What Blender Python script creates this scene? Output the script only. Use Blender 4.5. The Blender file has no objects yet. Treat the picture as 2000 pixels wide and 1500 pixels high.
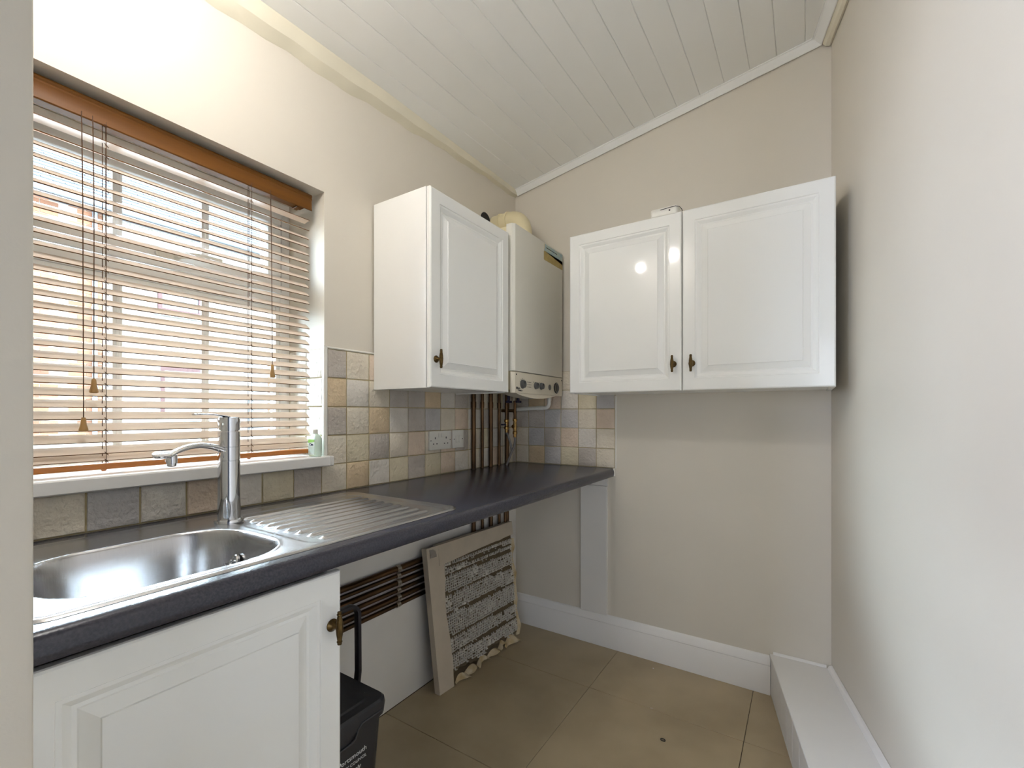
import bpy, bmesh, math, random
from mathutils import Vector, Matrix
random.seed(7)
S = bpy.context.scene
C = S.collection
PI = math.pi

# ------------------------------------------------------------------ camera, sky, lights, exposure
cam = bpy.data.cameras.new('camera'); co = bpy.data.objects.new('camera', cam); C.objects.link(co)
co.location = (1.404, -2.216, 1.193)
co.rotation_euler = (PI / 2, 0, math.radians(32.824))
cam.sensor_width = 36; cam.lens = 36 * 886.0 / 2000; cam.shift_y = 57.9 / 2000
cam.clip_start = 0.02; cam.clip_end = 200
S.camera = co

W = bpy.data.worlds.new('overcast_sky'); S.world = W; W.use_nodes = True
bg = W.node_tree.nodes['Background']
bg.inputs[0].default_value = (0.74, 0.88, 1.0, 1); bg.inputs[1].default_value = 12.0

def lamp(name, kind, loc, energy, col=(1, 1, 1), rot=(0, 0, 0), size=None, size_y=None, **k):
    l = bpy.data.lights.new(name, kind); l.energy = energy; l.color = col
    if kind == 'AREA':
        l.shape = 'RECTANGLE'; l.size = size; l.size_y = size_y or size
    for a, b in k.items(): setattr(l, a, b)
    o = bpy.data.objects.new(name, l); o.location = loc; o.rotation_euler = rot; C.objects.link(o)
    return o
# added cool fill behind the camera, no window seen there, brightens the right wall
lamp('added_side_fill', 'AREA', (0.03, -3.55, 1.5), 132, (0.66, 0.77, 1.0), (0, -PI / 2, math.radians(14)), 1.3, 1.7)
# added weak fill from the rear, no door seen, lifts back wall and floor
lamp('added_rear_fill', 'AREA', (2.3, -5.0, 1.1), 17, (0.80, 0.87, 1.0), (PI / 2, 0, math.radians(8)), 1.6, 2.0)
# veiled sun behind thin cloud, high beyond the opposite roof: a wide soft source
_el, _az = math.radians(35), math.radians(14)
_d = Vector((math.cos(_el) * math.cos(_az), math.cos(_el) * math.sin(_az), -math.sin(_el)))
sun = lamp('veiled_sun', 'SUN', (-6, -3, 8), 30, (0.72, 0.85, 1.0), _d.to_track_quat('-Z', 'Y').to_euler(), angle=math.radians(75))
# portal that guides sky sampling through the kitchen window
po = lamp('window_portal', 'AREA', (-0.33, -1.63, 1.5), 1, size=0.98, size_y=0.84, rot=(0, -PI / 2, 0))
po.data.cycles.is_portal = True
SPOTS = [(0.335, -1.92), (0.58, -1.88)]

S.view_settings.view_transform = 'Standard'; S.view_settings.look = 'None'
S.view_settings.exposure = 0.86; S.view_settings.gamma = 1; S.view_settings.use_curve_mapping = False
S.cycles.use_denoising = True; S.cycles.max_bounces = 10; S.cycles.diffuse_bounces = 6
S.cycles.glossy_bounces = 5; S.cycles.transparent_max_bounces = 12; S.cycles.sample_clamp_indirect = 8
S.cycles.caustics_reflective = False; S.cycles.caustics_refractive = False

# ------------------------------------------------------------------ materials
def lin(c):
    return tuple((x / 255 / 12.92) if x / 255 <= 0.04045 else ((x / 255 + 0.055) / 1.055) ** 2.4 for x in c)

def mat(name, rgb, rough=0.5, metal=0.0, bump=0.0, bscale=60, var=0.0, vscale=4, coat=0.0, spec=0.5, rgb2=None, detail=3, stretch=None, rnd=0.0, bdist=0.004):
    m = bpy.data.materials.new(name); m.use_nodes = True
    nt = m.node_tree; N = nt.nodes; L = nt.links; b = N['Principled BSDF']
    c = lin(rgb)
    b.inputs['Base Color'].default_value = (*c, 1); b.inputs['Roughness'].default_value = rough
    b.inputs['Metallic'].default_value = metal; b.inputs['Specular IOR Level'].default_value = spec
    b.inputs['Coat Weight'].default_value = coat; b.inputs['Coat Roughness'].default_value = 0.08
    tc = N.new('ShaderNodeTexCoord'); vec = tc.outputs['Object']
    if stretch:
        mp = N.new('ShaderNodeMapping'); mp.inputs['Scale'].default_value = stretch
        L.new(vec, mp.inputs[0]); vec = mp.outputs[0]
    col = None
    if var or rgb2:
        n = N.new('ShaderNodeTexNoise'); n.inputs['Scale'].default_value = vscale; n.inputs['Detail'].default_value = detail
        L.new(vec, n.inputs['Vector'])
        r = N.new('ShaderNodeValToRGB'); r.color_ramp.elements[0].position = 0.33; r.color_ramp.elements[1].position = 0.67
        c2 = lin(rgb2) if rgb2 else tuple(x * (1 - var) for x in c)
        r.color_ramp.elements[0].color = (*c2, 1); r.color_ramp.elements[1].color = (*c, 1)
        L.new(n.outputs['Fac'], r.inputs[0]); col = r.outputs[0]
    if rnd:
        g = N.new('ShaderNodeNewGeometry'); h = N.new('ShaderNodeHueSaturation')
        mr = N.new('ShaderNodeMapRange'); mr.inputs[3].default_value = 1 - rnd; mr.inputs[4].default_value = 1 + rnd
        L.new(g.outputs['Random Per Island'], mr.inputs[0]); L.new(mr.outputs[0], h.inputs['Value'])
        if col: L.new(col, h.inputs['Color'])
        else: h.inputs['Color'].default_value = (*c, 1)
        col = h.outputs[0]
    if col: L.new(col, b.inputs['Base Color'])
    if bump:
        n2 = N.new('ShaderNodeTexNoise'); n2.inputs['Scale'].default_value = bscale; n2.inputs['Detail'].default_value = 4
        L.new(vec, n2.inputs['Vector'])
        bp = N.new('ShaderNodeBump'); bp.inputs['Strength'].default_value = bump; bp.inputs['Distance'].default_value = bdist
        L.new(n2.outputs['Fac'], bp.inputs['Height']); L.new(bp.outputs[0], b.inputs['Normal'])
    return m

def emit(name, rgb, s):
    m = bpy.data.materials.new(name); m.use_nodes = True; nt = m.node_tree; nt.nodes.clear()
    e = nt.nodes.new('ShaderNodeEmission'); e.inputs[0].default_value = (*rgb, 1); e.inputs[1].default_value = s
    o = nt.nodes.new('ShaderNodeOutputMaterial'); nt.links.new(e.outputs[0], o.inputs[0]); return m

def glass(name, tint=(0.96, 0.98, 0.97), refl=1.5):
    m = bpy.data.materials.new(name); m.use_nodes = True; nt = m.node_tree; nt.nodes.clear(); N = nt.nodes
    t = N.new('ShaderNodeBsdfTransparent'); t.inputs[0].default_value = (*tint, 1)
    g = N.new('ShaderNodeBsdfGlossy'); g.inputs['Roughness'].default_value = 0.02
    f = N.new('ShaderNodeFresnel'); f.inputs[0].default_value = refl
    x = N.new('ShaderNodeMixShader'); o = N.new('ShaderNodeOutputMaterial')
    nt.links.new(f.outputs[0], x.inputs[0]); nt.links.new(t.outputs[0], x.inputs[1]); nt.links.new(g.outputs[0], x.inputs[2])
    nt.links.new(x.outputs[0], o.inputs[0]); return m

ADJ = mat('dark_unseen_shell', (70, 70, 70), 0.7, var=0.05)  # unseen room made dark to cut bounce light on the wall stub
WALL = mat('beige_wall_paint', (218, 211, 198), 0.55, bump=0.05, bscale=220, var=0.03, vscale=2.5)
WHITEWALL = mat('white_wall_paint', (232, 229, 224), 0.6, bump=0.05, bscale=180, var=0.05, vscale=3)
CEIL = mat('white_ceiling_plastic', (236, 236, 233), 0.28, var=0.02, vscale=1.5)
COVE = mat('cream_coving_paint', (226, 219, 198), 0.5, bump=0.08, bscale=40, var=0.06, vscale=7)
GLOSSW = mat('white_gloss_paint', (240, 238, 235), 0.3, bump=0.03, bscale=60, var=0.02)
LEDGE = mat('white_boxing_paint', (238, 237, 235), 0.45, bump=0.03, bscale=120, var=0.02)
UPVC = mat('white_upvc', (238, 238, 236), 0.25)
CAB = mat('white_gloss_foil', (236, 236, 232), 0.07, var=0.008)
CARC = mat('white_melamine', (240, 240, 237), 0.3, var=0.01)
GROUT = mat('tan_grout', (186, 170, 130), 0.9, bump=0.3, bscale=200, var=0.2, vscale=30)
def tile_mat(n, c, c2): return mat('tile_' + n, c, 0.40, bump=1.0, bscale=80, bdist=0.0055, vscale=14, rgb2=c2, detail=6)
TM = {'W': tile_mat('cream', (233, 224, 206), (223, 212, 193)), 'G': tile_mat('grey', (202, 194, 185), (190, 181, 171)),
      'B': tile_mat('bluegrey', (205, 202, 199), (194, 190, 188)), 'T': tile_mat('tan', (228, 206, 172), (215, 193, 159)),
      'P': tile_mat('peach', (232, 213, 192), (220, 200, 179)), 'Y': tile_mat('straw', (227, 217, 190), (217, 206, 179)),
      'L': tile_mat('pale', (231, 225, 215), (220, 213, 202))}
FLOOR = mat('greige_floor_tile', (180, 164, 134), 0.38, bump=0.06, bscale=25, vscale=3.2, rgb2=(162, 146, 117), detail=6)
FGAP = mat('floor_joint', (70, 60, 46), 0.9, var=0.1)
SLATE = mat('dark_slate_laminate', (58, 58, 68), 0.22, bump=0.10, bscale=190, vscale=260, rgb2=(48, 48, 57), detail=2)
STEEL = mat('brushed_steel', (196, 196, 198), 0.26, 1.0, bump=0.04, bscale=30, stretch=(1, 18, 1), var=0.06, vscale=20)
CHROME = mat('chrome', (222, 224, 228), 0.05, 1.0, var=0.01)
BRASS = mat('antique_brass', (104, 84, 52), 0.32, 1.0, var=0.5, vscale=90)
BRIGHTBRASS = mat('plumbing_brass', (170, 135, 80), 0.35, 1.0, var=0.3, vscale=60)
COPPER = mat('dull_copper', (108, 82, 58), 0.36, 1.0, bump=0.05, bscale=60, rgb2=(62, 48, 36), vscale=16, stretch=(1, .35, .35), detail=5)
RAILWOOD = mat('window_lit_rail_wood', (186, 116, 40), 0.3, rgb2=(168, 100, 30), vscale=30, stretch=(1, 0.05, 1), detail=4, coat=0.3)  # lighter copy of the blind wood, window bounce put into the colour
WOOD = mat('stained_blind_wood', (108, 67, 16), 0.5, rgb2=(92, 55, 10), vscale=30, stretch=(1, 0.05, 1), detail=4, spec=0.3)
SLAT = mat('window_lit_slat_wood', (232, 216, 200), 0.22, rgb2=(224, 206, 188), vscale=30, stretch=(1, 0.05, 1), detail=4, coat=0.4)  # brown slats painted pale, strong window light is in the colour
TASSEL = mat('pale_wood_tassel', (176, 136, 82), 0.4, var=0.15, vscale=40)
CORD = mat('brown_cord', (86, 58, 34), 0.9, var=0.1)
PLASW = mat('white_plastic', (232, 230, 222), 0.3, var=0.01)
CREAMP = mat('cream_plastic', (226, 214, 176), 0.4, var=0.03)
BOILW = mat('boiler_enamel', (222, 219, 208), 0.28, var=0.01)
BOILC = mat('boiler_panel_cream', (220, 212, 194), 0.4, var=0.01)
GREYK = mat('grey_knob_plastic', (84, 84, 84), 0.45, var=0.05)
BLACK = mat('black_plastic', (24, 22, 24), 0.45, var=0.1)
INK = mat('black_print', (34, 32, 34), 0.7, var=0.05)
BLUEP = mat('dark_blue_lever', (28, 28, 62), 0.45, var=0.1)
CADDY = mat('charcoal_plastic', (50, 50, 54), 0.4, bump=0.06, bscale=300, var=0.08, vscale=8)
CADH = mat('black_handle_plastic', (28, 24, 32), 0.35, var=0.08)
WPRINT = mat('white_print', (226, 228, 230), 0.6, var=0.02)
CARD = mat('pale_cardboard', (196, 184, 166), 0.85, bump=0.2, bscale=35, var=0.1, vscale=12)
CARDIN = mat('brown_cardboard_core', (98, 84, 62), 0.95, bump=0.3, bscale=50, var=0.25, vscale=25)
FIBRE = mat('torn_paper_fibre', (216, 210, 200), 0.9, var=0.2, vscale=30)
PAPER = mat('torn_kraft_paper', (176, 152, 108), 0.9, rgb2=(206, 192, 164), vscale=20, bump=0.2, bscale=40)
HOSE = mat('braided_steel', (150, 148, 146), 0.4, 0.8, bump=0.5, bscale=500)
GLASS = glass('window_glass')
SOAP = mat('clear_green_soap', (214, 236, 222), 0.15, var=0.02)
LABELG = mat('green_label', (150, 205, 92), 0.5, var=0.03)
LABELW = mat('pale_label', (226, 232, 232), 0.5, rgb2=(196, 214, 206), vscale=30)
NAVY = mat('navy_print', (40, 44, 92), 0.6, var=0.02)
RUBBER = mat('black_rubber_seal', (20, 17, 18), 0.6, var=0.1)
STKB = mat('sticker_blue', (150, 176, 186), 0.5, rgb2=(178, 190, 176), vscale=30)
STKY = mat('sticker_ochre', (176, 156, 96), 0.5, rgb2=(160, 138, 78), vscale=40)
BRICK = mat('red_brick', (128, 86, 64), 0.9, bump=0.3, bscale=20, var=0.2, vscale=3, rnd=0.35)
MORTAR = mat('brick_mortar', (150, 140, 128), 0.95, var=0.1)
DASH = mat('pebble_dash', (140, 136, 130), 0.95, bump=0.8, bscale=60, rgb2=(112, 106, 98), vscale=28, detail=6)
RENDERW = mat('white_render', (150, 150, 152), 0.9, var=0.04)
ROOF = mat('roof_slate', (72, 76, 84), 0.7, rnd=0.15, var=0.15, vscale=3)
MAROON = mat('maroon_frame', (62, 28, 28), 0.5, var=0.1)
PANE = mat('house_window_pane', (70, 80, 88), 0.08, rgb2=(120, 126, 132), vscale=2)
CONC = mat('yard_concrete', (150, 148, 146), 0.9, bump=0.2, bscale=20, rgb2=(128, 126, 124), vscale=1.2, detail=6)
GREYPIPE = mat('blue_grey_downpipe', (112, 118, 126), 0.5, var=0.05)
GREYDOOR = mat('grey_house_door', (90, 96, 104), 0.5, var=0.05)
DRAINM = mat('cast_iron', (92, 96, 100), 0.7, bump=0.4, bscale=60, var=0.2)
BULB = emit('lamp_bulb', (1.0, 0.95, 0.88), 22)

# ------------------------------------------------------------------ mesh helpers
class M:
    def __init__(s): s.v = []; s.f = []; s.mi = []; s.cm = 0
    def add(s, vs, fs):
        o = len(s.v); s.v += [tuple(p) for p in vs]
        s.f += [tuple(i + o for i in f) for f in fs]; s.mi += [s.cm] * len(fs); return s
    def box(s, x0, x1, y0, y1, z0, z1):
        return s.hexa([(x0, y0, z0), (x1, y0, z0), (x1, y1, z0), (x0, y1, z0), (x0, y0, z1), (x1, y0, z1), (x1, y1, z1), (x0, y1, z1)])
    def hexa(s, p):
        return s.add(p, [(3, 2, 1, 0), (4, 5, 6, 7), (0, 1, 5, 4), (1, 2, 6, 5), (2, 3, 7, 6), (3, 0, 4, 7)])
    def prism(s, poly, fn, a, b):                 # poly: 2-D points; fn(u, v, t) -> xyz
        n = len(poly)
        vs = [fn(u, v, a) for u, v in poly] + [fn(u, v, b) for u, v in poly]
        fs = [tuple(range(n))[::-1], tuple(range(n, 2 * n))] + [(i, (i + 1) % n, n + (i + 1) % n, n + i) for i in range(n)]
        return s.add(vs, fs)
    def loft(s, rings, cap=True, closed=True):
        n = len(rings[0]); vs = [p for r in rings for p in r]; fs = []
        for i in range(len(rings) - 1):
            for j in range(n if closed else n - 1):
                k = (j + 1) % n
                fs.append((i * n + j, i * n + k, (i + 1) * n + k, (i + 1) * n + j))
        if cap: fs += [tuple(range(n))[::-1], tuple((len(rings) - 1) * n + j for j in range(n))]
        return s.add(vs, fs)
    def tube(s, path, r, seg=12, cap=True, flat=1.0):
        P = [Vector(p) for p in path]; rings = []; up = None
        for i, p in enumerate(P):
            d = ((P[min(i + 1, len(P) - 1)] - p).normalized() + (p - P[max(i - 1, 0)]).normalized())
            d = d.normalized() if d.length > 1e-6 else Vector((0, 0, 1))
            if up is None:
                up = Vector((0, 0, 1)) if abs(d.z) < 0.9 else Vector((1, 0, 0))
            a = (up - d * up.dot(d)).normalized(); b = d.cross(a); up = a
            rr = r[i] if isinstance(r, (list, tuple)) else r
            rings.append([p + a * (rr * flat * math.cos(2 * PI * j / seg)) + b * (rr * math.sin(2 * PI * j / seg)) for j in range(seg)])
        return s.loft(rings, cap)
    def lathe(s, prof, c=(0, 0, 0), axis='z', seg=24, cap=True):
        ax = {'x': lambda a, b, h: (h, a, b), 'y': lambda a, b, h: (b, h, a), 'z': lambda a, b, h: (a, b, h)}[axis]
        rings = []
        for r, h in prof:
            rings.append([tuple(c[k] + q[k] for k in range(3)) for q in (ax(r * math.cos(2 * PI * j / seg), r * math.sin(2 * PI * j / seg), h) for j in range(seg))])
        return s.loft(rings, cap)

def mesh(name, m, bevel=0, seg=1, smooth=True, ang=35, mats=()):
    me = bpy.data.meshes.new(name); me.from_pydata(m.v, [], m.f); me.update()
    for x in mats: me.materials.append(x)
    if len(mats) > 1:
        for p, i in zip(me.polygons, m.mi): p.material_index = i
    bm = bmesh.new(); bm.from_mesh(me)
    bmesh.ops.recalc_face_normals(bm, faces=bm.faces)
    if bevel:
        es = [e for e in bm.edges if len(e.link_faces) == 2 and e.calc_face_angle(0) > math.radians(40)]
        bmesh.ops.bevel(bm, geom=es, offset=bevel, segments=seg, profile=0.5, affect='EDGES', clamp_overlap=True)
    bm.to_mesh(me); bm.free()
    if smooth:
        me.polygons.foreach_set('use_smooth', [True] * len(me.polygons)); me.set_sharp_from_angle(angle=math.radians(ang))
    return me

def obj(name, m, material, parent=None, bevel=0, seg=1, smooth=True, ang=35, kind=None, label=None):
    mats = material if isinstance(material, (list, tuple)) else (material,)
    me = m if isinstance(m, bpy.types.Mesh) else mesh(name, m, bevel, seg, smooth, ang, mats)
    if isinstance(m, bpy.types.Mesh) and not me.materials: me.materials.append(mats[0])
    o = bpy.data.objects.new(name, me); C.objects.link(o)
    if parent:
        o.parent = parent
    if kind: o['kind'] = kind
    if label: o['label'] = label
    return o
def thing(name, label, cat, group=None, loc=(0, 0, 0)):
    o = bpy.data.objects.new(name, None); o.empty_display_size = 0.05; C.objects.link(o); o.location = loc
    o['label'] = label; o['category'] = cat
    if group: o['group'] = group
    return o
def tag(o, label, cat, group=None):
    o['label'] = label; o['category'] = cat
    if group: o['group'] = group
    return o
def struct(name, m, material, **k):
    return obj(name, m, material, kind='structure', **k)
def off(parent):                                   # children are written in world space: undo the parent's place
    for c in parent.children: c.location = Vector(c.location) - Vector(parent.location)
def text_mesh(txt, size, material, parent, mtx, name='lettering', depth=0.0004, bold=0.0, align='LEFT'):
    cu = bpy.data.curves.new(name, 'FONT'); cu.body = txt; cu.size = size; cu.extrude = depth; cu.offset = bold; cu.align_x = align
    cu.resolution_u = 3
    t = bpy.data.objects.new(name, cu); C.objects.link(t)
    bpy.context.view_layer.update()
    me = bpy.data.meshes.new_from_object(t.evaluated_get(bpy.context.evaluated_depsgraph_get()))
    bpy.data.objects.remove(t); me.transform(mtx); me.materials.clear(); me.materials.append(material)
    o = bpy.data.objects.new(name, me); C.objects.link(o); o.parent = parent; return o
def face_x(x, y, z):    # text facing +x, reading along +y
    return Matrix(((0, 0, 1, x), (1, 0, 0, y), (0, 1, 0, z), (0, 0, 0, 1)))
def arc(cx, cy, r, a0, a1, n):
    return [(cx + r * math.cos(math.radians(a0 + (a1 - a0) * i / n)), cy + r * math.sin(math.radians(a0 + (a1 - a0) * i / n))) for i in range(n + 1)]
def rrect(x0, x1, y0, y1, r, n=5):
    return arc(x1 - r, y1 - r, r, 0, 90, n) + arc(x0 + r, y1 - r, r, 90, 180, n) + arc(x0 + r, y0 + r, r, 180, 270, n) + arc(x1 - r, y0 + r, r, 270, 360, n)

# ------------------------------------------------------------------ the room
YR = -5.5; YB = -2.335                                          # far end of the adjoining room behind the camera
def zc(x, y): return 2.473 + 0.161 * x + 0.034 * y # sloping ceiling
def xr(y, off=0.0): return 1.495 - off - 0.207 * y  # skewed right wall
WX, WY = -0.006, 0.006                             # plaster planes (tile faces lie at x = 0 / y = 0)
Y0, Y1, ZS, ZH = -2.03, -1.24, 1.012, 1.967        # window opening
# left wall around the window opening
w = M()
w.box(-0.30, WX, YR, WY + .12, 0, ZS)
w.box(-0.30, WX, Y1, WY + .12, ZS, ZH)
w.box(-0.30, WX, YR, Y0, ZS, ZH); w.box(-.30, WX, YR, YB, ZH, 2.86)
w.hexa([(-.30, YB, ZH), (WX, YB, ZH), (WX, WY + .12, ZH), (-.30, WY + .12, ZH),
        (-.30, YB, zc(-.30, YB) + .02), (WX, YB, zc(WX, YB) + .02), (WX, WY + .12, zc(WX, 0) + .02), (-.30, WY + .12, zc(-.30, 0) + .02)])
wall_left = struct('wall_left', w, WALL, smooth=False)
# whitewashed lower stretch of the left wall under the worktop
lw = M().box(WX - .001, WX + .004, -2.09, WY - .001, 0.0, 0.868)
obj('painted_lower_wall', lw, WHITEWALL, wall_left, smooth=False, label='whitewashed lower stretch under the worktop')
# back wall
p = M().prism([(WX, 0), (xr(0) + .05, 0), (xr(0) + .05, zc(xr(0) + .05, 0) + .02), (WX, zc(WX, 0) + .02)], lambda u, v, t: (u, t, v), WY, WY + .12)
wall_back = struct('wall_back', p, WALL, smooth=False)
# right wall, not square to the back wall
yf = 0.006
p = M().hexa([(xr(yf), yf, 0), (xr(yf) + .12, yf, 0), (xr(YB) + .12, YB, 0), (xr(YB), YB, 0),
              (xr(yf), yf, zc(xr(yf), yf) + .02), (xr(yf) + .12, yf, zc(xr(yf) + .12, yf) + .02), (xr(YB) + .12, YB, zc(xr(YB) + .12, YB) + .02), (xr(YB), YB, zc(xr(YB), YB) + .02)])
wall_right = struct('wall_right', p, WALL, smooth=False)
# wall stub at the doorway (left edge of the photograph)
NX, NY = 0.75, -2.092
p = M().hexa([(WX, NY - .13, 0), (NX, NY - .13, 0), (NX, NY, 0), (WX, NY, 0),
              (WX, NY - .13, zc(WX, NY - .13)), (NX, NY - .13, zc(NX, NY - .13)), (NX, NY, zc(NX, NY)), (WX, NY, zc(WX, NY))])
struct('wall_front', p, WALL, bevel=0.006, seg=2)
# shell of the adjoining room behind the camera, seen only by the light
p = M().box(-.30, 3.72, YR - .12, YR, 0, 2.86)
struct('wall_rear', p, ADJ, smooth=False)
p = M().box(3.60, 3.72, YR, YB + .11, 0, 2.86); p.box(xr(NY) + .121, 3.60, NY - .13, NY, 0, 2.86)
struct('wall_far_right', p, ADJ, smooth=False)
p = M().box(WX, 3.60, YB + .001, NY - .1305, 2.08, 2.86)
struct('trim_13', p, ADJ, smooth=False)
p = M().box(-.30, 3.72, YR, YB, 2.74, 2.86)
struct('ceiling_adjoining', p, ADJ, smooth=False)

# floor with large tiles
fl = M().box(-.30, 3.72, YR, WY + .12, -.12, -.004)
floor = struct('floor', fl, FGAP, smooth=False)
xs = [0.001, 0.614, 1.218, 1.822, 2.426, 3.03]; ys = [-0.001, -0.372, -0.970, -1.57, -2.17, -2.77, -3.37, -3.97, -4.57, -5.17, YR]
for i in range(5):
    for j in range(10):
        x0, x1, y1, y0 = xs[i] + .001, xs[i + 1] - .001, ys[j] - .001, ys[j + 1] + .001
        if x0 > xr(y0) and y1 > -2.1: continue
        if j == 0: y1 = ys[0]
        def clip(x, y): return (min(x, xr(y) - .001) if y > -2.2 else x, y)
        q = [clip(x0, y0), clip(x1, y0), clip(x1, y1), clip(x0, y1)]
        t = M().hexa([(a, b, -.0038) for a, b in q] + [(a, b, 0) for a, b in q])
        obj('floor_tile', t, FLOOR, floor, bevel=0.0008)

# sloping ceiling of plastic boards
cp = M().hexa([(-.30, YB, zc(-.30, YB) + .022), (xr(YB) + .12, YB, zc(xr(YB) + .12, YB) + .022), (xr(0) + .15, .12, zc(xr(0) + .15, .12) + .022), (-.30, .12, zc(-.30, .12) + .022),
               (-.30, YB, zc(-.30, YB) + .12), (xr(YB) + .12, YB, zc(xr(YB) + .12, YB) + .12), (xr(0) + .15, .12, zc(xr(0) + .15, .12) + .12), (-.30, .12, zc(-.30, .12) + .12)])
ceiling = struct('ceiling', cp, CEIL, smooth=False)
i = 0
while True:
    x0 = 0.006 + 0.1 * i + .0003; x1 = x0 + 0.1 - .0006; i += 1
    if x0 > xr(YB) - .02: break
    def ye(x): return min(-0.001, (1.495 - x) / 0.207 - .002)
    if ye(x1) < YB + .05: x1 = xr(YB) - .03
    c = .0022; prof = [(x0, .016), (x0, c), (x0 + c, 0), (x1 - c, 0), (x1, c), (x1, .016)]
    pm = M(); rings = []
    for far in (0, 1):
        rings.append([(x, (YB + .002) if far else ye(x), zc(x, (YB + .002) if far else ye(x)) + h) for x, h in prof])
    pm.loft(rings)
    obj('ceiling_board', pm, CEIL, ceiling, smooth=False)

# coving along the left wall, its lower edge hand-finished and wavy
m = M(); rings = []
for k in range(60):
    y = WY - .004 - k * (2.085 / 59)
    dz = -.008 * math.sin(y * 3.1) + .004 * math.sin(y * 17) + .003 * math.sin(y * 41 + 1) - (.028 * min(1, -y / 1.1) + .010)
    zl = zc(0, y) - .020 + dz; xt = .016 + .022 * min(1, -y / 1.0); zt = zc(xt, y) - .0005
    a = Vector((WX + .0005, y, zl)); b = Vector((xt, y, zt)); mid = (a + b) / 2 + Vector((.010, 0, -.010))
    rings.append([(a.x, y, a.z), tuple((a * .7 + mid * .35) * (1 / 1.05)), tuple(mid), tuple((b * .7 + mid * .35) * (1 / 1.05)), (b.x, y, b.z), (WX + .0005, y, zc(0, y) - .001)])
m.loft(rings); struct('trim_1', m, COVE)
# white angle trim along the back wall, under the ceiling boards
m = M(); rings = []
for x in (0.014, 1.462):
    z = zc(x, 0)
    rings.append([(x, -.0005, z - .030), (x, -.005, z - .030), (x, -.026, z - .006), (x, -.031, z - .005), (x, -.031, z - .0005), (x, -.0005, z - .0005)])
m.loft(rings); struct('trim_2', m, CEIL, smooth=False)
# the same trim and a cream bead along the right wall
m = M(); rings = []
for y in (-.002, YB + .01):
    f = lambda o, h: (xr(y, o), y, zc(xr(y, o), y) + h)
    rings.append([f(.033, -.028), f(.038, -.028), f(.064, -.006), f(.070, -.005), f(.070, -.0005), f(.033, -.0005)])
m.loft(rings); struct('trim_3', m, CEIL, smooth=False)
m = M(); rings = []
for k in range(40):
    y = -.006 - k * (2.31 / 39)
    f = lambda o, h: (xr(y, o), y, zc(xr(y, o), y) + h + .002 * math.sin(k * 1.7))
    rings.append([f(.001, -.004), f(.001, -.046), f(.010, -.050), f(.022, -.044), f(.031, -.030), f(.032, -.004)])
m.loft(rings); struct('trim_4', m, COVE)

# skirting board on the back wall
prof = [(0, 0), (-.018, 0), (-.018, .118), (-.0165, .122), (-.019, .126), (-.017, .138), (-.011, .147), (-.009, .156), (-.004, .161), (0, .162)]
m = M().prism(prof, lambda u, v, t: (t, u + WY - .0005, v + .0005), 0.004, 1.282)
struct('baseboard_back', m, GLOSSW)
# low boxing along the right wall with a boarded face
ZBX = 0.172
bxr = lambda y: 1.282 - .207 * y
m = M().hexa([(bxr(.004) + .009, .004, 0.0005), (xr(.004) - .001, .004, 0.0005), (xr(YB + .01) - .001, YB + .01, 0.0005), (bxr(YB + .01) + .009, YB + .01, 0.0005),
              (bxr(.004) + .009, .004, ZBX - .014), (xr(.004) - .001, .004, ZBX - .014), (xr(YB + .01) - .001, YB + .01, ZBX - .014), (bxr(YB + .01) + .009, YB + .01, ZBX - .014)])
box = struct('trim_5', m, LEDGE, smooth=False)
m = M().hexa([(bxr(.003) - .003, .003, ZBX - .0138), (xr(.003) - .001, .003, ZBX - .0138), (xr(YB + .02) - .001, YB + .02, ZBX - .0138), (bxr(YB + .02) - .003, YB + .02, ZBX - .0138),
              (bxr(.003) - .003, .003, ZBX), (xr(.003) - .001, .003, ZBX), (xr(YB + .02) - .001, YB + .02, ZBX), (bxr(YB + .02) - .003, YB + .02, ZBX)])
obj('boxing_top', m, LEDGE, box, bevel=0.002)
y = .002; k = 0
while y > -2.25:
    y2 = -.12 - .1 * k if True else 0; k += 1
    a, b = y - .0012, max(y2, -2.31) + .0012
    q = [(bxr(a), a), (bxr(a) + .0088, a), (bxr(b) + .0088, b), (bxr(b), b)]
    t = M().hexa([(*c_, .0005) for c_ in q] + [(*c_, ZBX - .0142) for c_ in q])
    obj('cladding_board', t, LEDGE, box, bevel=0.0018); y = y2
# quadrant bead between boxing and walls
m = M(); rings = []
for y in (-.010, YB + .03):
    rings.append([(xr(y, .0012), y, ZBX + .0005), (xr(y, .017), y, ZBX + .0005), (xr(y, .015), y, ZBX + .010), (xr(y, .009), y, ZBX + .016), (xr(y, .0012), y, ZBX + .019)])
m.loft(rings); struct('trim_6', m, GLOSSW)
m = M().prism([(-.0005, 0), (-.009, 0), (-.006, .006), (-.0005, .009)], lambda u, v, t: (t, u + WY - .001, v + ZBX + .0005), 1.292, 1.478)
struct('trim_7', m, GLOSSW)
# upright batten and narrow cross piece on the back wall under the worktop
m = M().box(.411, .557, -.011, WY - .0005, .164, .822); m.box(.470, .557, -.010, WY - .0005, .8235, .868)
struct('trim_8', m, WHITEWALL, bevel=0.0015)

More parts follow.
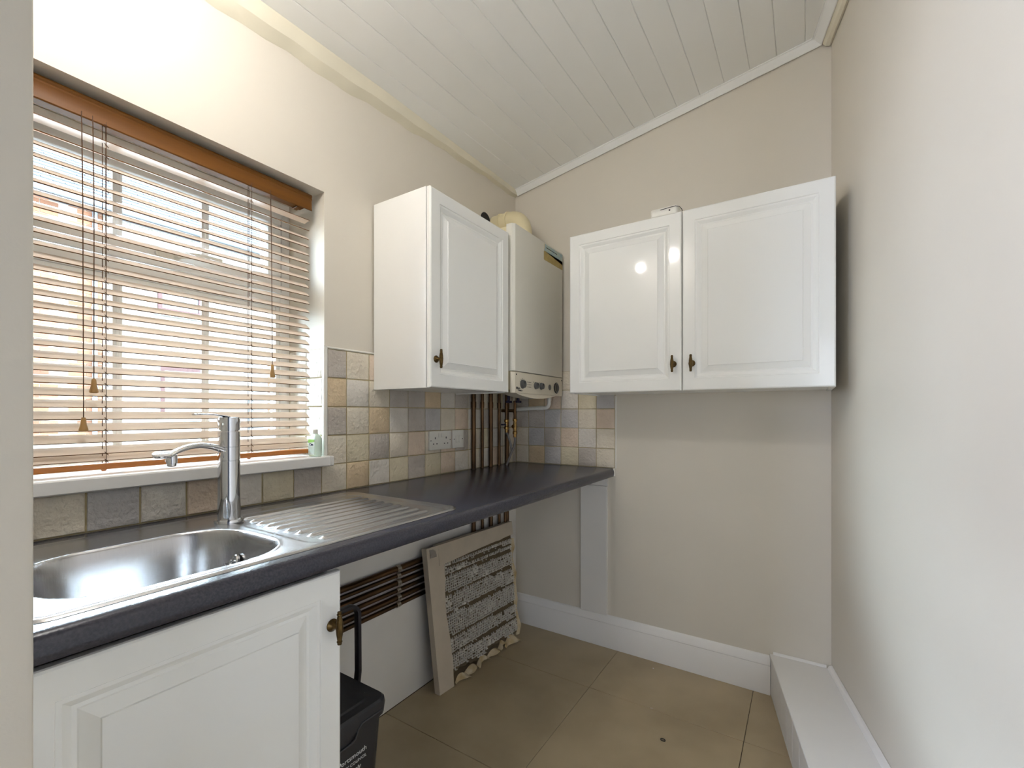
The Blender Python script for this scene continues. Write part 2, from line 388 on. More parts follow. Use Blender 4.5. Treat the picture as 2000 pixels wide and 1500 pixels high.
# ------------------------------------------------------------------ wall tiles
PT = 0.102; Zr = [0.9165, 1.0137, 1.1157, 1.2177, 1.3197, 1.4217]; GP = .0018
def jig(): return random.uniform(-.0005, .0005)
def tile(parent, p0, p1, axis, code, top=0.0):
    # axis 'x': plane x=0 facing +x, p = (y, z); axis 'y': plane y=0 facing -y, p = (x, z); axis 'j': jamb facing -y, p = (x, z)
    a0, a1, b0, b1 = p0[0] + GP, p1[0] - GP, p0[1] + GP, p1[1] - GP
    if a1 - a0 < .004 or b1 - b0 < .004: return
    c = min(.0022, (a1 - a0) / 4); ts = random.uniform(-.0006, .0006)
    ring0 = [(a0 + jig(), b0 + jig()), (a1 + jig(), b0 + jig()), (a1 + jig(), b1 + jig()), (a0 + jig(), b1 + jig())]
    cx, cz = (a0 + a1) / 2, (b0 + b1) / 2
    def ins(q, d): return (q[0] + (d if q[0] < cx else -d), q[1] + (d if q[1] < cz else -d))
    lv = [(0, .0), (0, .0038), (c * .4, .0052), (c, .0058 + ts)]
    fn = {'x': lambda u, v, h: (-.0055 + h, u, v), 'y': lambda u, v, h: (u, .0055 - h, v), 'j': lambda u, v, h: (u, -1.2395 - h, v)}[axis]
    t = M().loft([[fn(*ins(q, d), h) for q in ring0] for d, h in lv])
    o = obj('tile', t, TM[code], parent); return o
# grout beds
g = M(); g.box(WX - .001, -.0022, -1.24, -.0005, .9155, 1.4217); g.box(WX - .001, -.0022, -2.09, -1.2402, .9155, 1.0118)
obj('grout', g, GROUT, wall_left, smooth=False)
g = M().box(.0005, .597, .0022, WY + .001, .9155, 1.4217)
obj('grout', g, GROUT, wall_back, smooth=False)
g = M().box(-.212, -.006, -1.2412, -1.2402, 1.0475, 1.4217)
obj('grout', g, GROUT, wall_left, smooth=False)
rowsL = {0: 'W L P Y W L P Y G Y L T W G Y L P L B W W L'.split()}
LMAP = {0: dict(zip(range(-3, 17), 'W P L W L P Y G Y L T W G Y L P L B W W'.split())),
        1: dict(zip(range(-3, 9), 'W L Y W G P W P W G Y W'.split())),
        2: dict(zip(range(-3, 9), 'L W G L P W B G L T W G'.split())),
        3: dict(zip(range(-3, 9), 'G Y W G G L T G G W L T'.split())),
        4: dict(zip(range(-3, 9), 'W G L W P Y G W P P W G'.split()))}
for r in range(5):
    for c_ in range(-4, 17):
        s0 = .438 + PT * (c_ - 1); s1 = s0 + PT
        s0 = max(s0, .003)
        lim = 2.088 if r == 0 else 1.232
        if r >= 1 and s0 > lim: continue
        s1 = min(s1, lim)
        if s1 < .006 or s1 - s0 < .006: continue
        if r == 0 and s0 > 1.23: b1 = 1.0112
        else: b1 = Zr[r + 1]
        tile(wall_left, (-s1, Zr[r]), (-s0, b1), 'x', LMAP[r].get(c_, random.choice('WLGP')))
BMAP = {0: 'W T B Y G W', 1: 'W B G P L W', 2: 'G G B B W P', 3: 'G T P L Y B', 4: 'W L G W P L'}
for r in range(5):
    for c_ in range(6):
        x1 = .0865 + PT * c_; x0 = max(x1 - PT, .003)
        tile(wall_back, (x0, Zr[r]), (min(x1, .5945), Zr[r + 1]), 'y', BMAP[r].split()[c_])
for r in range(5):
    for a, b in ((-.208, -.1045), (-.1045, -.008)):
        z0 = max(Zr[r], 1.0475)
        if Zr[r + 1] - z0 > .01: tile(wall_left, (a, z0), (b, Zr[r + 1]), 'j', 'L')
# white edging trims round the tiles
m = M()
m.prism(rrect(-.0060, .0022, 1.4222, 1.4292, .003, 3), lambda u, v, t: (u, t, v), -1.240, -.3)
struct('trim_9', m, PLASW)
m = M().prism([(-.012, -1.2330), (-.012, -1.2450), (-.002, -1.2450), (.0022, -1.2410), (.0022, -1.2330)], lambda u, v, t: (u, v, t), 1.047, 1.4296)
struct('trim_10', m, PLASW)
m = M().prism(rrect(.5958, .6032, -.0022, .0058, .003, 3), lambda u, v, t: (u, v, t), .9155, 1.284)
struct('trim_11', m, PLASW)

# ------------------------------------------------------------------ window
win = bpy.data.objects.new('window_1', None); C.objects.link(win); win['kind'] = 'structure'
FX0, FX1 = -.285, -.215
m = M()                                             # fixed frame and transom
m.box(FX0, FX1, Y0 + .001, Y1 - .0005, ZH - .034, ZH - .0005)
m.box(FX0, FX1, Y1 - .036, Y1 - .0005, 1.047, ZH - .034); m.box(FX0, FX1, Y0 + .001, Y0 + .036, 1.047, ZH - .034)
m.box(FX0, FX1, Y0 + .036, Y1 - .036, 1.047, 1.090); m.box(FX0, FX1, Y0 + .036, Y1 - .036, 1.583, 1.628)
obj('window_frame', m, UPVC, win, bevel=.003, seg=2)
m = M()                                             # glazing bead of the lower light
for b in ((Y1 - .050, Y1 - .0365, 1.0905, 1.5825), (Y0 + .0365, Y0 + .050, 1.0905, 1.5825)): m.box(FX1 - .030, FX1 - .006, b[0], b[1], b[2], b[3])
m.box(FX1 - .030, FX1 - .006, Y0 + .051, Y1 - .051, 1.0905, 1.104); m.box(FX1 - .030, FX1 - .006, Y0 + .051, Y1 - .051, 1.569, 1.5825)
obj('glazing_bead', m, UPVC, win, bevel=.002)
SX = FX1 + .012                                     # top-hung sash standing proud
sy0, sy1, sz0, sz1 = Y0 + .038, Y1 - .040, 1.632, ZH - .040
m = M(); r = .048
m.box(SX - .055, SX, sy0, sy1, sz1 - r, sz1); m.box(SX - .055, SX, sy0, sy1, sz0, sz0 + r + .012)
m.box(SX - .055, SX, sy1 - r, sy1, sz0 + r + .012, sz1 - r); m.box(SX - .055, SX, sy0, sy0 + r, sz0 + r + .012, sz1 - r)
sash = obj('sash', m, UPVC, win, bevel=.003, seg=2)
m = M().box(SX - .018, SX - .006, sy1 + .0005, sy1 + .0035, sz0 + .005, sz1 - .02)
obj('rubber_gasket', m, RUBBER, sash, smooth=False)
m = M().box(-.252, -.248, sy0 + r - .01, sy1 - r + .01, sz0 + r, sz1 - r + .01)
obj('glass_pane', m, GLASS, sash, smooth=False)
m = M().box(-.252, -.248, Y0 + .040, Y1 - .040, 1.086, 1.588)
obj('glass_pane', m, GLASS, win, smooth=False)
for yb in (-1.515, -1.740, -1.965):
    m = M().box(-.246, -.238, yb - .011, yb + .011, sz0 + r + .012, sz1 - r); m.box(-.238, -.236, yb - .004, yb + .004, sz0 + r + .012, sz1 - r)
    obj('glazing_bar', m, UPVC, sash, bevel=.0015)
    m = M().box(-.246, -.238, yb - .011, yb + .011, 1.104, 1.569); m.box(-.238, -.236, yb - .004, yb + .004, 1.104, 1.569)
    obj('glazing_bar', m, UPVC, win, bevel=.0015)
m = M()                                             # espagnolette handle
m.prism(rrect(-1.665, -1.600, 1.658, 1.676, .008, 4), lambda u, v, t: (t, u, v), SX, SX + .010)
m.tube([(SX + .010, -1.612, 1.667), (SX + .030, -1.612, 1.667), (SX + .040, -1.600, 1.669), (SX + .042, -1.56, 1.676), (SX + .040, -1.50, 1.680)], [.009, .009, .010, .009, .006], 10)
m.lathe([(.008, 0), (.008, .002)], (SX + .010, -1.652, 1.667), 'x', 12)
obj('window_handle', m, PLASW, sash, label='white lever handle on the top sash')
m = M().prism([(-.205, 1.0125), (.026, 1.0125), (.030, 1.016), (.030, 1.043), (.027, 1.0465), (-.205, 1.0465)], lambda u, v, t: (u, t, v), -2.090, -1.2402)
m.prism([(-.003, 1.0125), (.026, 1.0125), (.030, 1.016), (.030, 1.043), (.027, 1.0465), (-.003, 1.0465)], lambda u, v, t: (u + .0045, t, v), -1.2402, -1.230)
obj('window_sill', m, GLOSSW, win, bevel=0)

# ------------------------------------------------------------------ Venetian blind
bl = thing('venetian_blind', 'brown wooden slatted blind hanging in the window recess above the sink', 'blind')
BX, BY0, BY1 = -.043, -2.012, -1.280
m = M().prism([(-.052, 1.905), (-.036, 1.896), (-.034, 1.899), (-.036, 1.906), (-.0365, 1.930), (-.034, 1.936), (-.036, 1.941), (-.033, 1.946), (-.036, 1.952), (-.050, 1.952)],
              lambda u, v, t: (u, t, v), BY0 - .01, -1.268)
obj('valance', m, WOOD, bl)
m = M().box(-.094, -.054, BY0, BY1 + .004, 1.910, 1.9525); m.box(-.090, -.058, BY1 - .028, BY1 - .010, 1.903, 1.909)
obj('headrail', m, WOOD, bl, bevel=.002)
tilt = math.radians(36); sw, st = .030, .0024
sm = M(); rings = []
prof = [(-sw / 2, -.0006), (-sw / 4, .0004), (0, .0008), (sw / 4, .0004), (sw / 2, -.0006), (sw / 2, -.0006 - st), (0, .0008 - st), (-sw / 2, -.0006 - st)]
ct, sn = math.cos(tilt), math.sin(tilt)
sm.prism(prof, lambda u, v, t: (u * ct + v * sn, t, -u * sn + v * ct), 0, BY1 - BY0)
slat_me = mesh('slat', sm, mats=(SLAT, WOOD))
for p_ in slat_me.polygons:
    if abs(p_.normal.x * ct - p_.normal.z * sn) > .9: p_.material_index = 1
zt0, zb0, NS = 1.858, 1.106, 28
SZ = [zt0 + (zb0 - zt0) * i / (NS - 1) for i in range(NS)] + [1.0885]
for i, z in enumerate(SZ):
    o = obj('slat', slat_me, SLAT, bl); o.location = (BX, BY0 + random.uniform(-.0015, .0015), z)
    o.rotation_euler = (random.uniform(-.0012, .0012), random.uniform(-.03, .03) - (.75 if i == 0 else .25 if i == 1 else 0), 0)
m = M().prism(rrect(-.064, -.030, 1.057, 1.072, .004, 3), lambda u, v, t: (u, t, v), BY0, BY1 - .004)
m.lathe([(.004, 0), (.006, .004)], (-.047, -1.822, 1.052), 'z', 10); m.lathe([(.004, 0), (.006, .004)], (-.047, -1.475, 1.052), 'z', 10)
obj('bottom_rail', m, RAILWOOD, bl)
for yl in (-1.822, -1.475):
    m = M()
    fx, bx = BX + sw / 2 * ct + .0012, BX - sw / 2 * ct - .0012
    m.tube([(fx, yl, 1.905), (fx, yl, 1.072)], .0007, 5); m.tube([(bx, yl + .006, 1.905), (bx, yl + .006, 1.072)], .0007, 5)
    m.tube([(BX, yl - .004, 1.905), (BX, yl - .004, 1.072)], .0009, 5)
    for z in SZ:
        m.tube([(fx, yl, z - sw / 2 * sn - .004), (bx, yl + .004, z + sw / 2 * sn - .004)], .0006, 4)
        m.tube([(fx, yl - .003, z - sw / 2 * sn + .003), (fx + .002, yl + .004, z - sw / 2 * sn - .006)], .0009, 4)
    m.lathe([(.006, 0), (.006, .003)], (BX + .004, yl, 1.898), 'z', 8)
    obj('ladder_cord', m, CORD, bl)
for (yt, zt, y2, hh) in ((-1.8475, 1.276, -1.848, .034), (-1.866, 1.184, -1.868, .033), (-1.416, 1.349, -1.4185, .042)):
    m = M().tube([(-.026, y2, 1.905), (-.021, y2 + .001, 1.7), (-.020, yt, zt)], .0011, 6)
    pc = obj('pull_cord', m, CORD, bl)
    m = M().lathe([(.0035, 0), (.0045, -.003), (.0058, -hh * .5), (.0085, -hh * .85), (.0085, -hh * .95), (.006, -hh)], (-.020, yt, zt), 'z', 14)
    obj('tassel', m, TASSEL, pc)

# ------------------------------------------------------------------ worktop, base cabinet, sink, tap
m = M(); prof = [(.0008, .872), (.583, .872), (.591, .875), (.5945, .881), (.5955, .890), (.5955, .898), (.593, .906), (.588, .912), (.580, .915), (.0008, .915)]
HX0, HX1, HY0, HY1 = .078, .536, -2.058, -1.194
m.prism(prof, lambda u, v, t: (u, t, v), NY + .0015, HY0)
m.prism(prof, lambda u, v, t: (u, t, v), HY1, -.0008)
m.prism([(.0008, .872), (HX0, .872), (HX0, .915), (.0008, .915)], lambda u, v, t: (u, t, v), HY0, HY1)
m.prism([(HX1, .872)] + prof[1:9] + [(HX1, .915)], lambda u, v, t: (u, t, v), HY0, HY1)
worktop = tag(obj('worktop', m, SLATE), 'long charcoal slate-effect laminate worktop along the window wall', 'worktop')
m = M().hexa([(.590, -.014, .878), (.5985, -.012, .878), (.5985, -.0012, .878), (.590, -.0012, .878), (.590, -.010, .9155), (.597, -.009, .9155), (.597, -.0012, .9155), (.590, -.0012, .9155)])
obj('sealant', m, PLASW, worktop, label='dab of white sealant at the worktop end')

def panel_door(parent, name, w_, h_, fn, ins=.048, t=.018, material=CAB):
    # fn(u, v, n): u across, v up, n out of the face
    lv = [(0, -t), (0, -.005), (.0015, -.0018), (.005, 0), (ins - .0008, 0), (ins + .0008, -.0030), (ins + .007, -.0034), (ins + .009, -.0045), (ins + .018, -.0120), (ins + .024, -.0124),
          (ins + .0255, -.0112), (ins + .045, -.0034), (ins + .0462, -.0030), (ins + .0475, -.0006)]
    rings = [[fn(d, d, n), fn(w_ - d, d, n), fn(w_ - d, h_ - d, n), fn(d, h_ - d, n)] for d, n in lv]
    m_ = [M().loft(rings)][0]
    rings = rings
    return obj(name, m_, material, parent, ang=12)
def bar_handle(parent, at, out, across):
    # at: point on the door face; out: unit vector away from it; across unused spare
    o = Vector(out); at = Vector(at); m_ = M()
    a = Vector((0, 0, 1)); b = o.cross(a)
    def ring(c, r, u, v, n=18, rib=0): return [c + (u * math.cos(2 * PI * k / n) + v * math.sin(2 * PI * k / n)) * (r * (1 - (rib if k % 2 else 0))) for k in range(n)]
    m_.loft([ring(at + o * h_, r, a, b, 18) for r, h_ in ((.0130, .0002), (.0132, .002), (.0118, .0042), (.0095, .0065), (.0062, .011), (.0050, .016), (.0052, .022))])
    c = at + o * .0245
    pr = [(.0020, -.034), (.0042, -.0335), (.0046, -.031), (.0040, -.0295), (.0056, -.0285), (.0056, -.0270), (.0044, -.0258), (.0050, -.022), (.0068, -.011), (.0075, 0), (.0068, .011), (.0050, .022),
          (.0044, .0258), (.0056, .0270), (.0056, .0285), (.0040, .0295), (.0046, .031), (.0042, .0335), (.0020, .034)]
    m_.loft([ring(c + a * h_, r, o, b, 24, .10 if abs(h_) < .025 else 0) for r, h_ in pr])
    return obj('handle', m_, BRASS, parent, label='antique brass ribbed bar handle')

bc = thing('base_cabinet', 'white base cabinet with a raised panel door under the sink', 'cabinet')
m = M().box(.012, .559, -2.088, -2.070, .10, .8705); m.box(.012, .559, -1.624, -1.606, .10, .8705); m.box(.012, .559, -2.070, -1.624, .10, .118)
m.box(.012, .018, -2.070, -1.624, .118, .8705); m.box(.40, .559, -2.070, -1.624, .76, .765); m.box(.48, .498, -2.088, -1.606, .0005, .0998)
obj('carcass', m, CARC, bc, smooth=False)
d = panel_door(bc, 'door', .484, .750, lambda u, v, n: (.5795 + n, -2.089 + u, .112 + v))
bar_handle(d, (.5795, -1.627, .754), (1, 0, 0), 0)

# inset stainless sink, modelled as one pressed sheet
sx0, sx1, syy0, syy1 = .056, .556, -2.078, -1.172
bx0, bx1, by0, by1 = .196, .520, -2.035, -1.660
def sd(x, y, x0, x1, y0, y1, r):
    qx, qy = abs(x - (x0 + x1) / 2) - (x1 - x0) / 2 + r, abs(y - (y0 + y1) / 2) - (y1 - y0) / 2 + r
    return math.hypot(max(qx, 0), max(qy, 0)) + min(max(qx, qy), 0) - r
def ss(t): t = min(1, max(0, t)); return t * t * (3 - 2 * t)
NXg, NYg = 150, 270; V = []; keep = []
RIB = [.165 + .0413 * k for k in range(9)]
for i in range(NXg + 1):
    for j in range(NYg + 1):
        x = sx0 + (sx1 - sx0) * i / NXg; y = syy0 + (syy1 - syy0) * j / NYg
        s = sd(x, y, sx0, sx1, syy0, syy1, .045); ok = True
        if s > 0:
            ccx = min(max(x, sx0 + .045), sx1 - .045); ccy = min(max(y, syy0 + .045), syy1 - .045); l = math.hypot(x - ccx, y - ccy)
            x, y = ccx + (x - ccx) * .045 / l, ccy + (y - ccy) * .045 / l; ok = s < .006; s = 0
        e = -s
        z = .9156 + .0036 * ss(e / .006) - .0022 * ss((e - .012) / .008)
        dr = -sd(x, y, .105, .540, -1.640, -1.192, .05)                 # sunk drainer
        b = -sd(x, y, bx0, bx1, by0, by1, .115)
        if b < 0: z -= .0035 * ss(dr / .014) * ss(-b / .02)
        if dr > .012 and b < 0:
            for k, rx in enumerate(RIB):
                if abs(x - rx) < .016:
                    y_s, y_e = -1.603 + .012 * abs(k - 3.5) / 4.5, -1.214 - .0045 * k
                    f = ss((y - y_s + .008) / .012) * ss((y_e - y) / .012)
                    z += .0058 * f * ss(1 - abs(x - rx) / .0100)
        if b > 0: z -= .150 * ss(min(1, b / .040)) ** .85 + .004 * ss((b - .04) / .1)
        else: z += .0012 * ss(1 + b / .010)
        V.append((x, y, z)); keep.append(ok)
F = []
for i in range(NXg):
    for j in range(NYg):
        q = (i * (NYg + 1) + j, (i + 1) * (NYg + 1) + j, (i + 1) * (NYg + 1) + j + 1, i * (NYg + 1) + j + 1)
        if all(keep[k] for k in q): F.append(q)
m = M(); m.add(V, F)
sink = thing('kitchen_sink', 'stainless steel inset sink with ribbed drainer in the dark worktop', 'sink')
obj('basin', mesh('basin', m, mats=(STEEL,), ang=80), STEEL, sink)
m = M()
oc = Vector((.300, -1.686, .852))
nrm = Vector((0, -1, .35)).normalized(); uu = Vector((1, 0, 0)); vv = nrm.cross(uu)
def rg(c, r): return [c + (uu * math.cos(2 * PI * k / 20) + vv * math.sin(2 * PI * k / 20)) * r for k in range(20)]
m.loft([rg(oc - nrm * .004, .017), rg(oc + nrm * .001, .017), rg(oc + nrm * .003, .015), rg(oc + nrm * .003, .011), rg(oc + nrm * .0005, .009)])
m.loft([rg(oc, .004), rg(oc + nrm * .009, .004)])
m.tube([oc + nrm * .008, oc + nrm * .012 + Vector((-.010, 0, -.006)), oc + nrm * .012 + Vector((-.020, 0, -.008)), oc + nrm * .010 + Vector((-.012, 0, -.016)), oc + nrm * .010 + Vector((-.004, 0, -.008))], .0012, 6)
obj('overflow', m, CHROME, sink)
m = M().lathe([(.036, .0), (.036, .002), (.031, .003), (.028, .0012), (.006, .0012)], (.358, -1.85, .7625), 'z', 24)
obj('plug_hole', m, CHROME, sink)

tap = thing('kitchen_tap', 'tall chrome mixer tap with a curved spout at the back of the sink', 'tap')
tx, ty = .166, -1.633
m = M().lathe([(.033, .9168), (.033, .921), (.031, .925), (.0262, .9265), (.0262, .935), (.0250, .99), (.0250, 1.073), (.0240, 1.0735), (.0240, 1.0755), (.0250, 1.076), (.0250, 1.1075), (.0243, 1.108), (.0243, 1.1095), (.0250, 1.110), (.0250, 1.147)], (tx, ty, 0), 'z', 40)
obj('tap_body', m, CHROME, tap)
da = math.radians(284); dx, dy = math.cos(da), math.sin(da); side = Vector((-dy, dx, 0))
m = M(); rings = []
for k in range(15):
    t = k / 14; L = .010 + .145 * t; z = 1.088 + .034 * math.sin(PI * min(1, .10 + t * .72)) - .010 * t
    wv = .016 - .004 * t + (.004 * ss((t - .8) / .2)); hv = .0085 - .003 * t
    c = Vector((tx + dx * L, ty + dy * L, z)); up = Vector((0, 0, 1)); 
    rings.append([c + side * (wv * math.cos(2 * PI * j / 20)) + up * (hv * math.sin(2 * PI * j / 20)) for j in range(20)])
m.loft(rings); obj('spout', m, CHROME, tap)
tipc = Vector((tx + dx * .160, ty + dy * .160, 1.1015))
m = M(); fwd = Vector((dx, dy, 0)); nn = (Vector((0, 0, 1)) * .93 + fwd * .10 + side * .34).normalized(); e1 = (fwd - nn * fwd.dot(nn)).normalized(); e2 = nn.cross(e1)
def el(c, a, b): return [c + e1 * (a * math.cos(2 * PI * j / 24)) + e2 * (b * math.sin(2 * PI * j / 24)) for j in range(24)]
m.loft([el(tipc - nn * .003, .020, .014), el(tipc + nn * .000, .022, .016), el(tipc + nn * .003, .0215, .0155), el(tipc + nn * .0035, .020, .0145)])
obj('spout_end', m, CHROME, tap)
m = M().lathe([(.0105, 0), (.0115, -.010), (.0118, -.018), (.0095, -.0185), (.009, -.024), (.006, -.026)], (tx + dx * .142, ty + dy * .142, 1.099), 'z', 20)
obj('aerator', m, CHROME, tap)
m = M().lathe([(.0215, 1.1475), (.0215, 1.1505), (.0250, 1.151), (.0250, 1.178), (.0240, 1.1835), (.004, 1.1845)], (tx, ty, 0), 'z', 40)
cap = obj('tap_cap', m, CHROME, tap)
m = M(); rings = []
for k in range(10):
    t = k / 9; L = .004 + .088 * t; z = 1.1845 + .009 * math.sin(PI * .62 * t) - .002 * t; wv = .011 - .003 * t if t < .9 else .006
    c = Vector((tx + dx * L, ty + dy * L, z))
    rings.append([c + side * (wv * math.cos(2 * PI * j / 12)) + Vector((0, 0, 1)) * (.0022 * math.sin(2 * PI * j / 12)) for j in range(12)])
m.loft(rings); obj('lever', m, CHROME, cap)
m = M().lathe([(.0035, 0), (.0035, .0025)], (tx + .0250 * .5, ty - .0250 * .87, 1.166), 'y', 10); obj('screw_cap', m, PLASW, cap)

# ------------------------------------------------------------------ wall cabinets
wc = thing('wall_cabinet', 'white single-door wall cabinet left of the boiler', 'cabinet', 'white wall cabinets')
m = M().box(.002, .2755, -1.030, -1.014, 1.285, 2.001); m.box(.002, .2755, -.540, -.524, 1.285, 2.001); m.box(.002, .2755, -1.014, -.540, 1.289, 1.305)
m.box(.002, .2755, -1.014, -.540, 1.984, 1.999); m.box(.002, .006, -1.014, -.540, 1.305, 1.984)
obj('carcass', m, CARC, wc, bevel=.0006)
d = panel_door(wc, 'door', .503, .712, lambda u, v, n: (.2965 + n, -1.028 + u, 1.287 + v))
bar_handle(d, (.2965, -1.000, 1.388), (1, 0, 0), 0)
rc = thing('wall_cabinet', 'wide white double-door wall cabinet on the back wall', 'cabinet', 'white wall cabinets')
m = M().box(.496, .512, -.299, .0055, 1.285, 2.006); m.box(1.478, 1.494, -.299, .0055, 1.285, 2.006); m.box(.512, 1.478, -.299, .0055, 1.289, 1.305)
m.box(.512, 1.478, -.299, .0055, 1.988, 2.004); m.box(.512, 1.478, -.0005, .0050, 1.305, 1.988); m.box(.984, .998, -.299, -.0006, 1.305, 1.988)
obj('carcass', m, CARC, rc, bevel=.0006)
d = panel_door(rc, 'door', .4935, .720, lambda u, v, n: (.4955 + u, -.320 - n, 1.286 + v)); bar_handle(d, (.958, -.320, 1.393), (0, -1, 0), 0)
d = panel_door(rc, 'door', .5015, .720, lambda u, v, n: (.9925 + u, -.320 - n, 1.286 + v)); bar_handle(d, (1.029, -.320, 1.392), (0, -1, 0), 0)

# ------------------------------------------------------------------ boiler
bo = thing('gas_boiler', 'white wall-hung gas boiler in the corner above the copper pipes', 'boiler')
m = M().box(.0025, .290, -.500, -.018, 1.300, 2.044)
obj('casing', m, CREAMP, bo, bevel=.003)
m = M().prism([(.270, -.5075), (.300, -.5075), (.311, -.494), (.311, -.024), (.303, -.0155), (.270, -.0155)], lambda u, v, t: (u, v, t), 1.386, 2.050)
obj('front_cover', m, BOILW, bo, bevel=.0015)
m = M().prism([(.2905, -.5070), (.300, -.5070), (.310, -.494), (.310, -.024), (.303, -.016), (.2905, -.016)], lambda u, v, t: (u, v, t), 1.2865, 1.3825)
cpn = obj('control_panel', m, BOILC, bo, bevel=.0015)
pts = [(-.480, 1.286)] + [(-.480 + .390 * i / 14, 1.286 - .020 * math.sin(PI * i / 14) ** .8) for i in range(1, 14)] + [(-.090, 1.286)]
m = M().prism(pts, lambda u, v, t: (t, u, v), .235, .306)
obj('bottom_lip', m, BOILC, bo)
def knob(y_, z_, r_, mt, nm, depth=.012, x_=.3102):
    m_ = M().lathe([(r_ * 1.12, 0), (r_ * 1.12, .0012), (r_, .0016), (r_ * .94, depth), (r_ * .8, depth + .001)], (x_, y_, z_), 'x', 24)
    return obj(nm, m_, mt, cpn)
def dial(y_, z_, r_):
    k_ = knob(y_, z_, r_, GREYK, 'knob'); m_ = M().box(.3232, .3246, y_ - .0012, y_ + .0012, z_ + .002, z_ + r_ * .8); obj('pointer', m_, INK, k_, smooth=False)
for y_, z_, r_ in ((-.431, 1.329, .0185), (-.309, 1.328, .0155), (-.254, 1.328, .0155)): dial(y_, z_, r_)
knob(-.165, 1.327, .013, GREYK, 'key_socket', .002)
k_ = knob(-.091, 1.327, .026, BLACK, 'pressure_gauge', .003)
m = M().lathe([(.0235, .0045), (.0240, .0050), (.0225, .0052), (.0220, .0046)], (.3102, -.091, 1.327), 'x', 24, cap=False); obj('bezel', m, CHROME, k_)
m = M()
for k in range(3): m.box(.3101, .3106, -.375, -.370, 1.3395 - .0115 * k, 1.3430 - .0115 * k)
for k in range(3): m.box(.3101, .3106, -.388, -.3855, 1.3395 - .0115 * k, 1.3430 - .0115 * k); m.box(.3101, .3106, -.3655, -.352 + .003 * (k == 1), 1.3405 - .0115 * k, 1.3422 - .0115 * k)
for a in (150, 120, 90, 60): m.box(.3101, .3106, -.431 + .025 * math.cos(math.radians(a)) - .0015, -.431 + .025 * math.cos(math.radians(a)) + .0015, 1.329 + .025 * math.sin(math.radians(a)) - .0015, 1.329 + .025 * math.sin(math.radians(a)) + .0015)
m.box(.3101, .3106, -.332, -.328, 1.343, 1.346); m.box(.3101, .3106, -.275, -.272, 1.343, 1.346)
obj('panel_print', m, INK, cpn, smooth=False, kind='stuff')
for y_, z_ in ((-.484, 1.371), (-.030, 1.370)):
    obj('screw', M().lathe([(.0038, 0), (.0038, .001)], (.3098, y_, z_), 'x', 10), INK, cpn)
text_mesh('Main', .0175, INK, cpn, face_x(.3103, -.486, 1.3035), bold=.0002)
text_mesh('COMBI 24', .0085, INK, cpn, face_x(.3103, -.470, 1.2955), bold=.0002)
m = M().prism(rrect(-.228, -.022, 1.962, 2.008, .006, 3), lambda u, v, t: (t, u, v), .3110, .3114)
st_ = obj('sticker', m, STKY, bo, label='faded ochre and blue sticker')
m = M().prism([(-.225, 2.0085), (-.022, 1.9885), (-.022, 2.044), (-.219, 2.044)], lambda u, v, t: (t, u, v), .3110, .3114); obj('sticker_top', m, STKB, st_)
m = M().box(.3114, .3116, -.205, -.085, 2.0265, 2.0300); obj('sticker_print', m, INK, st_, smooth=False)
m = M().prism(rrect(-.2255, -.2205, 2.018, 2.042, .001, 2), lambda u, v, t: (t, u, v), .3115, .3120); obj('tape', m, CREAMP, st_)
# flue: elbow off the top of the boiler and a straight pipe to the left wall
fy, fz = -.205, 2.205
path = [(.170, fy, 2.045), (.170, fy, 2.140)] + [(.170 - .065 + .065 * math.cos(a), fy, 2.140 + .065 * math.sin(a)) for a in [PI / 2 * k / 8 for k in range(9)]] + [(.045, fy, fz), (.0005, fy, fz)]
m = M().tube(path, .050, 24)
fl_ = obj('flue', m, CREAMP, bo, label='cream flue elbow on top')
m = M(); 
for xx in (.085, .040): m.lathe([(.050, 0), (.0545, .001), (.0545, .010), (.050, .011)], (xx, fy, fz), 'x', 24, cap=False)
obj('flue_collar', m, CREAMP, fl_)
m = M().lathe([(.042, 0), (.042, .001), (.038, .004)], (WX + .0003, -.288, 2.208), 'x', 28)
struct('trim_12', m, RUBBER)
m = M().lathe([(.030, 2.045), (.030, 2.050), (.028, 2.062), (.020, 2.066)], (.235, -.125, 0), 'z', 20); obj('flue_blank', m, BOILC, bo)
for y_ in (-.165, -.150):
    pass
for (px, py) in ((.075, -.190), (.120, -.165)):
    m = M().tube([(px, py, 1.300), (px, py, 1.262)], .008, 10); m.box(px - .006, px + .006, py - .018, py + .026, 1.250, 1.262)
    obj('valve_handle', m, BLUEP, bo, bevel=.002)

